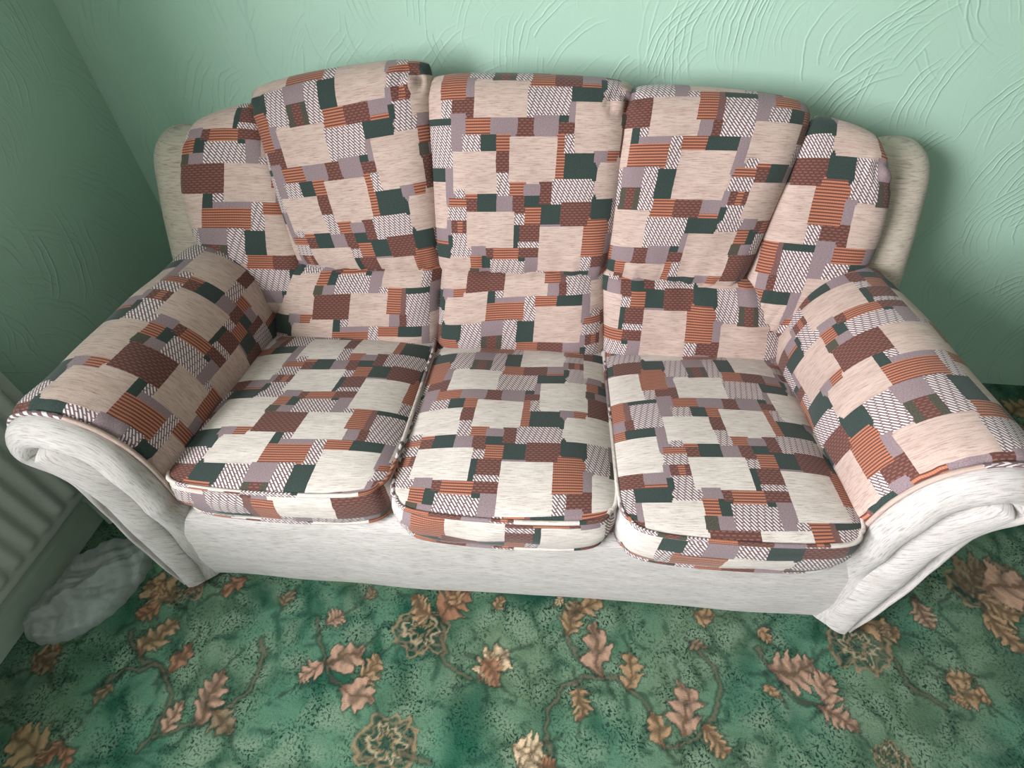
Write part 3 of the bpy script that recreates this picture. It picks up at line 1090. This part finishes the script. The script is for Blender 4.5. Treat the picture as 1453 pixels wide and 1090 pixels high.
# ------------------------------------------------------------------ loose seat cushions
def seat_cushion(key, label, xc, w, dy, dz, uvtop, uvfront, seed, skew=0.0):
    """box cushion: domed top, bordered sides, piping. uvtop=(X at left, Y at front); uvfront=(X left, X right, Y top)"""
    root = empty('seat_cushion')
    tag(root, label, 'cushion', 'seat cushions on the sofa')
    y0, y1 = -.018 + dy, .60
    zf, zb = .482 + dz, .405 + dz
    hgt = .118
    n = 41
    lin = np.linspace(-1, 1, n)
    g = np.sin(lin * math.pi / 2) * .55 + lin * .45
    hw, hd = w / 2, (y1 - y0) / 2

    def plan(a, bq, grow=0.0):
        """square parameter to the rounded plan of the cushion"""
        m = (abs(a) ** 9) * (abs(bq) ** 9)
        bow = .016 * (1 - a * a) * max(0, -bq) ** 6       # front edge swells forwards
        m *= (1.0 if bq < 0 else .3)
        x = xc + a * (hw + grow) - math.copysign(.020, a) * m
        y = (y0 + y1) / 2 + bq * (hd + grow) - math.copysign(.026, bq) * m - bow
        return x, y

    def zedge(y):
        t = (y - y0) / (y1 - y0)
        return zf + (zb - zf) * t

    V, uv = [], []
    for bq in g:
        for a in g:
            x, y = plan(a, bq)
            dome = .042 * (1 - abs(a) ** 3.2) ** .8 * (1 - abs(bq) ** 3.2) ** .8
            wv = wob(x, y, seed, .0035, 16) * (1 - a ** 4) * (1 - bq ** 4)
            V.append((x, y, zedge(y) + dome + wv))
            s = (a + 1) / 2
            uv.append((uvtop[0] - 30 + 1010 * s + skew * (1 - bq), uvtop[1] - (bq + 1) / 2 * 1430))
    F = grid_faces(n, n)
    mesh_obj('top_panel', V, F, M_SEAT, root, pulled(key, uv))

    # perimeter, counter-clockwise from the front-left corner
    per = [(a, -1.0) for a in g] + [(1.0, q) for q in g[1:]] + [(a, 1.0) for a in g[::-1][1:]] + [(-1.0, q) for q in g[::-1][1:-1]]
    np_ = len(per)
    V, uv, mi = [], [], []
    nr = 9
    ptop, pbot = [], []
    for j in range(nr):
        t = j / (nr - 1)
        for k, (a, bq) in enumerate(per):
            x, y = plan(a, bq, .010 * math.sin(math.pi * t) - .004 * t)
            z = zedge(plan(a, bq)[1]) - hgt * t
            wv = wob(x + y, t, seed + 5, .002, 40)
            V.append((x, y + wv, z))
            s = (a + 1) / 2
            uv.append((uvfront[0] + (uvfront[1] - uvfront[0]) * s, uvfront[2] - hgt / U * t))
            if j == 0:
                ptop.append((x, y - .0, z))
            if j == nr - 1:
                pbot.append((x, y, z))
    F = grid_faces(np_, nr, wrap_u=True, flip=True)
    nfr = n - 1
    for j in range(nr - 1):
        for k in range(np_):
            a, bq = per[k]
            mi.append(0 if (k < nfr or (bq < -.96)) else 1)
    F.append(tuple(range((nr - 1) * np_, nr * np_))[::-1])
    mi.append(1)
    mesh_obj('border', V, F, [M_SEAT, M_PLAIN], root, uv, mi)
    for nm, path in (('top_piping', ptop), ('bottom_piping', pbot)):
        v, f = tube([(p[0], p[1], p[2]) for p in path], .0052, 6, True)
        uvp = []
        for i in range(len(v)):
            a, bq = per[i // 6]
            uvp.append((uvtop[0] + 300 + a * 470 + bq * 300, uvtop[1] - 40 - (i % 6) * 5 + bq * 200))
        b = MB()
        b.add(v, f, uvp)
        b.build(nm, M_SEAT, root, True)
    return root


WS = .4897
seat_cushion('LS', 'left patchwork seat cushion, beside the shaded armrest', -WS - .010, .508, .020, .014, (18, 36), (1135, 288, -330), 2)
seat_cushion('MS', 'middle patchwork seat cushion, between the other two', 0.0, .488, -.002, .0, (147, 1100), (1066, 153, 962), 3)
seat_cushion('RS', 'right patchwork seat cushion, set furthest forward beside the brighter armrest', WS, .492, -.020, .004, (-94, 1100), (793, -115, -34), 4)


# ------------------------------------------------------------------ back cushions
def pillow(key, name, parent, bl, br, tr, tl, D, Db, X0, X1, Yt, Yb, rot=0.0, bow=(0, 0, 0, 0), seed=1, pull=.03, gather=0.0, gath_top=0.0, amp=.0055,
           p=4.0, corner=None, n=49, m=49):
    """stuffed pad between four corners; bow = how far the bottom, right, top, left edges swell outwards"""
    bl, br, tr, tl = [np.array(c, float) for c in (bl, br, tr, tl)]
    ex = (br - bl) + (tr - tl)
    ex /= np.linalg.norm(ex)
    ez = (tl - bl) + (tr - br)
    ez /= np.linalg.norm(ez)
    nrm = np.cross(ex, ez)
    nrm /= np.linalg.norm(nrm)
    H = np.linalg.norm((tl + tr - bl - br) / 2)
    Wd = np.linalg.norm((br + tr - bl - tl) / 2)
    la, lb = np.linspace(-1, 1, n), np.linspace(-1, 1, m)
    ga, gb = np.sin(la * math.pi / 2), np.sin(lb * math.pi / 2)
    front, back, uv = [], [], []
    c, s_ = math.cos(rot), math.sin(rot)
    Xc, Yc = (X0 + X1) / 2, (Yt + Yb) / 2
    for j in range(m):
        for i in range(n):
            a, bq = ga[i], gb[j]
            s, t = (a + 1) / 2, (bq + 1) / 2
            P = (bl * (1 - s) + br * s) * (1 - t) + (tl * (1 - s) + tr * s) * t
            mm = abs(a) ** 7 * abs(bq) ** 7
            P = P - ex * math.copysign(pull, a) * mm - ez * math.copysign(pull, bq) * mm
            P = P - ez * bow[0] * (1 - a * a) * (1 - t) ** 2 + ez * bow[2] * (1 - a * a) * t ** 2
            P = P + ex * bow[1] * (1 - bq * bq) * s ** 2 - ex * bow[3] * (1 - bq * bq) * (1 - s) ** 2
            prof = (max(0, 1 - abs(a) ** p) * max(0, 1 - abs(bq) ** p)) ** .5
            w = wob(a * Wd * .5, bq * H * .5, seed, amp, 16) * prof
            w += wob(a * Wd * .5, bq * H * .5, seed + 50, amp * .35, 50) * prof
            if gather:
                w += gather * (math.sin(s * 47 + seed) + .6 * math.sin(s * 83 + 2 * seed)) * math.exp(-t / .09) * min(1, prof * 2.5)
            if gath_top:
                w += gath_top * (math.sin(s * 41 + seed * 3) + .6 * math.sin(s * 71)) * math.exp(-(1 - t) / .1) * min(1, prof * 2.5)
            if corner:
                for (cs, ct, rad_, hh) in corner:
                    dd = math.hypot((s - cs) * Wd, (t - ct) * H)
                    w += hh * math.exp(-(dd / rad_) ** 2) * math.sin(dd / rad_ * 7)
            F_ = P + nrm * (D * prof + w)
            B_ = P - nrm * Db * prof
            front.append(F_)
            back.append(B_)
            su = .7 * s + .3 * (la[i] + 1) / 2
            tu = .7 * t + .3 * (lb[j] + 1) / 2
            x, y = X0 + (X1 - X0) * su, Yb + (Yt - Yb) * tu
            dx, dy = x - Xc, y - Yc
            uv.append((Xc + c * dx - s_ * dy, Yc + s_ * dx + c * dy))
    F = grid_faces(n, m)
    idx = {}
    V = list(front)
    UV = list(uv)
    for j in range(m):
        for i in range(n):
            k = j * n + i
            if i in (0, n - 1) or j in (0, m - 1):
                idx[k] = k
            else:
                idx[k] = len(V)
                V.append(back[k])
                UV.append(uv[k])
    for q in grid_faces(n, m, flip=True):
        F.append(tuple(idx[k] for k in q))
    o = mesh_obj(name, V, F, M_FAB, parent, pulled(key, UV))
    return o


def back_cushion(keys, label, upper, lumbar):
    root = empty('back_cushion')
    tag(root, label, 'cushion', 'back cushions on the sofa')
    u = pillow(keys[0], 'upper_pad', root, **upper)
    l = pillow(keys[1], 'lumbar_pad', root, **lumbar)
    return root


back_cushion(('LB', 'LL'), 'left of the three wide back cushions, tilted with its corner standing up',
             dict(bl=(-.622, .655, .59), br=(-.212, .655, .595), tr=(-.222, .835, 1.090), tl=(-.700, .83, 1.020), D=.085, Db=.03, X0=235, X1=1025, Yt=-215, Yb=890,
                  rot=.10, bow=(.0, .0, .012, .0), seed=6, p=6, pull=.012, gather=.006, corner=[(.90, .90, .035, .016), (.06, .92, .03, .008)]),
             dict(bl=(-.760, .60, .375), br=(-.236, .595, .385), tr=(-.205, .675, .645), tl=(-.64, .675, .640), D=.085, Db=.03, X0=5, X1=985, Yt=-665, Yb=-125, rot=.02,
                  bow=(.0, .0, .0, .02), seed=7, p=6, pull=.008, gath_top=.006))
back_cushion(('MB', 'ML'), 'middle back cushion, squarest of the five, straight behind the middle seat',
             dict(bl=(-.234, .655, .595), br=(.236, .655, .600), tr=(.266, .84, 1.045), tl=(-.252, .84, 1.052), D=.088, Db=.03, X0=25, X1=1005, Yt=80, Yb=1150,
                  rot=.0, bow=(.0, .0, .008, .0), seed=9, p=6, pull=.012, gather=.006, corner=[(.92, .88, .035, .016), (.1, .93, .03, .006)]),
             dict(bl=(-.252, .595, .385), br=(.252, .595, .38), tr=(.232, .675, .645), tl=(-.222, .675, .645), D=.085, Db=.03, X0=150, X1=970, Yt=-440, Yb=120, rot=.02,
                  bow=(0, 0, 0, 0), seed=10, p=6, pull=.008, gath_top=.005))
back_cushion(('RB', 'RL'), 'right of the three wide back cushions, rounded off at its outer top corner',
             dict(bl=(.215, .655, .598), br=(.592, .655, .58), tr=(.695, .83, 1.005), tl=(.226, .84, 1.035), D=.085, Db=.03, X0=355, X1=1150, Yt=-560, Yb=500,
                  rot=-.04, bow=(0, 0, .012, 0), seed=11, p=6, pull=.018, gather=.006, corner=[(.06, .9, .03, .008)]),
             dict(bl=(.236, .595, .38), br=(.765, .60, .365), tr=(.66, .675, .62), tl=(.208, .675, .645), D=.085, Db=.03, X0=340, X1=1360, Yt=675, Yb=1140, rot=-.02,
                  bow=(0, .02, 0, 0), seed=12, p=6, pull=.008, gath_top=.006))


def side_cushion(label, sgn, **kw):
    root = empty('side_cushion')
    tag(root, label, 'cushion', 'narrow side cushions in the sofa wings')
    pillow('LBL' if sgn < 0 else 'RBL', 'pad', root, **kw)
    return root


side_cushion('narrow side cushion in the left wing, nearest the room corner', -1,
             bl=(-.79, .60, .48), br=(-.585, .63, .51), tr=(-.655, .82, .995), tl=(-.870, .76, .945), D=.07, Db=.04, X0=285, X1=750, Yt=-860, Yb=260,
             rot=.06, bow=(.015, 0, .012, .075), seed=14, p=5, pull=.03, gather=.006, corner=[(.08, .9, .03, .008)])
side_cushion('narrow side cushion in the right wing, puckered at its top corner', 1,
             bl=(.585, .63, .50), br=(.785, .60, .47), tr=(.862, .76, .940), tl=(.668, .82, .985), D=.07, Db=.04, X0=630, X1=1110, Yt=470, Yb=1330,
             rot=-.06, bow=(.015, .075, .012, 0), seed=15, p=5, pull=.03, gather=.006, corner=[(.9, .86, .035, .012)])


# ------------------------------------------------------------------ plastic bag on the floor
def make_bag():
    n, m = 120, 44
    out = [(-1.262, -.165), (-1.225, -.198), (-1.165, -.200), (-1.105, -.170), (-1.050, -.105), (-1.026, -.02), (-1.035, .05), (-1.09, .092), (-1.165, .092),
           (-1.225, .04), (-1.250, -.03), (-1.262, -.11)]
    ring = resample(catmull(out + [out[0]], 8), n + 1)[:-1]
    cen = ring.mean(0)

    def tri(v):
        return np.abs((v % 1.0) - .5) * 2
    V = []
    for j in range(m):
        t = j / (m - 1)
        rad_ = math.cos(t * math.pi / 2) ** .8
        for k in range(n):
            p = cen + (ring[k] - cen) * rad_ * (1 + .015 * math.sin(k * 1.3) * (1 - t))
            x, y = p
            wx, wy = x + wob(x, y, 63, .012, 30), y + wob(x, y, 64, .012, 30)
            cr = .013 * tri(wx * 9 + wy * 6) + .010 * tri(wx * 5 - wy * 13 + .3) + .006 * tri(wx * 23 + wy * 17) + .004 * tri(wy * 31 - wx * 19)
            fold = .020 * math.exp(-abs(x - y * .9 + 1.09) / .022)
            z = .003 + .030 * math.sin(t * math.pi / 2) ** .8 + (cr + fold) * min(1, t * 4)
            V.append((x, y, float(z)))
    F = grid_faces(n, m, wrap_u=True)
    o = mesh_obj('plastic_bag', V, F, M_BAG)
    return tag(o, 'crumpled translucent white plastic bag lying between radiator and sofa', 'bag')


make_bag()
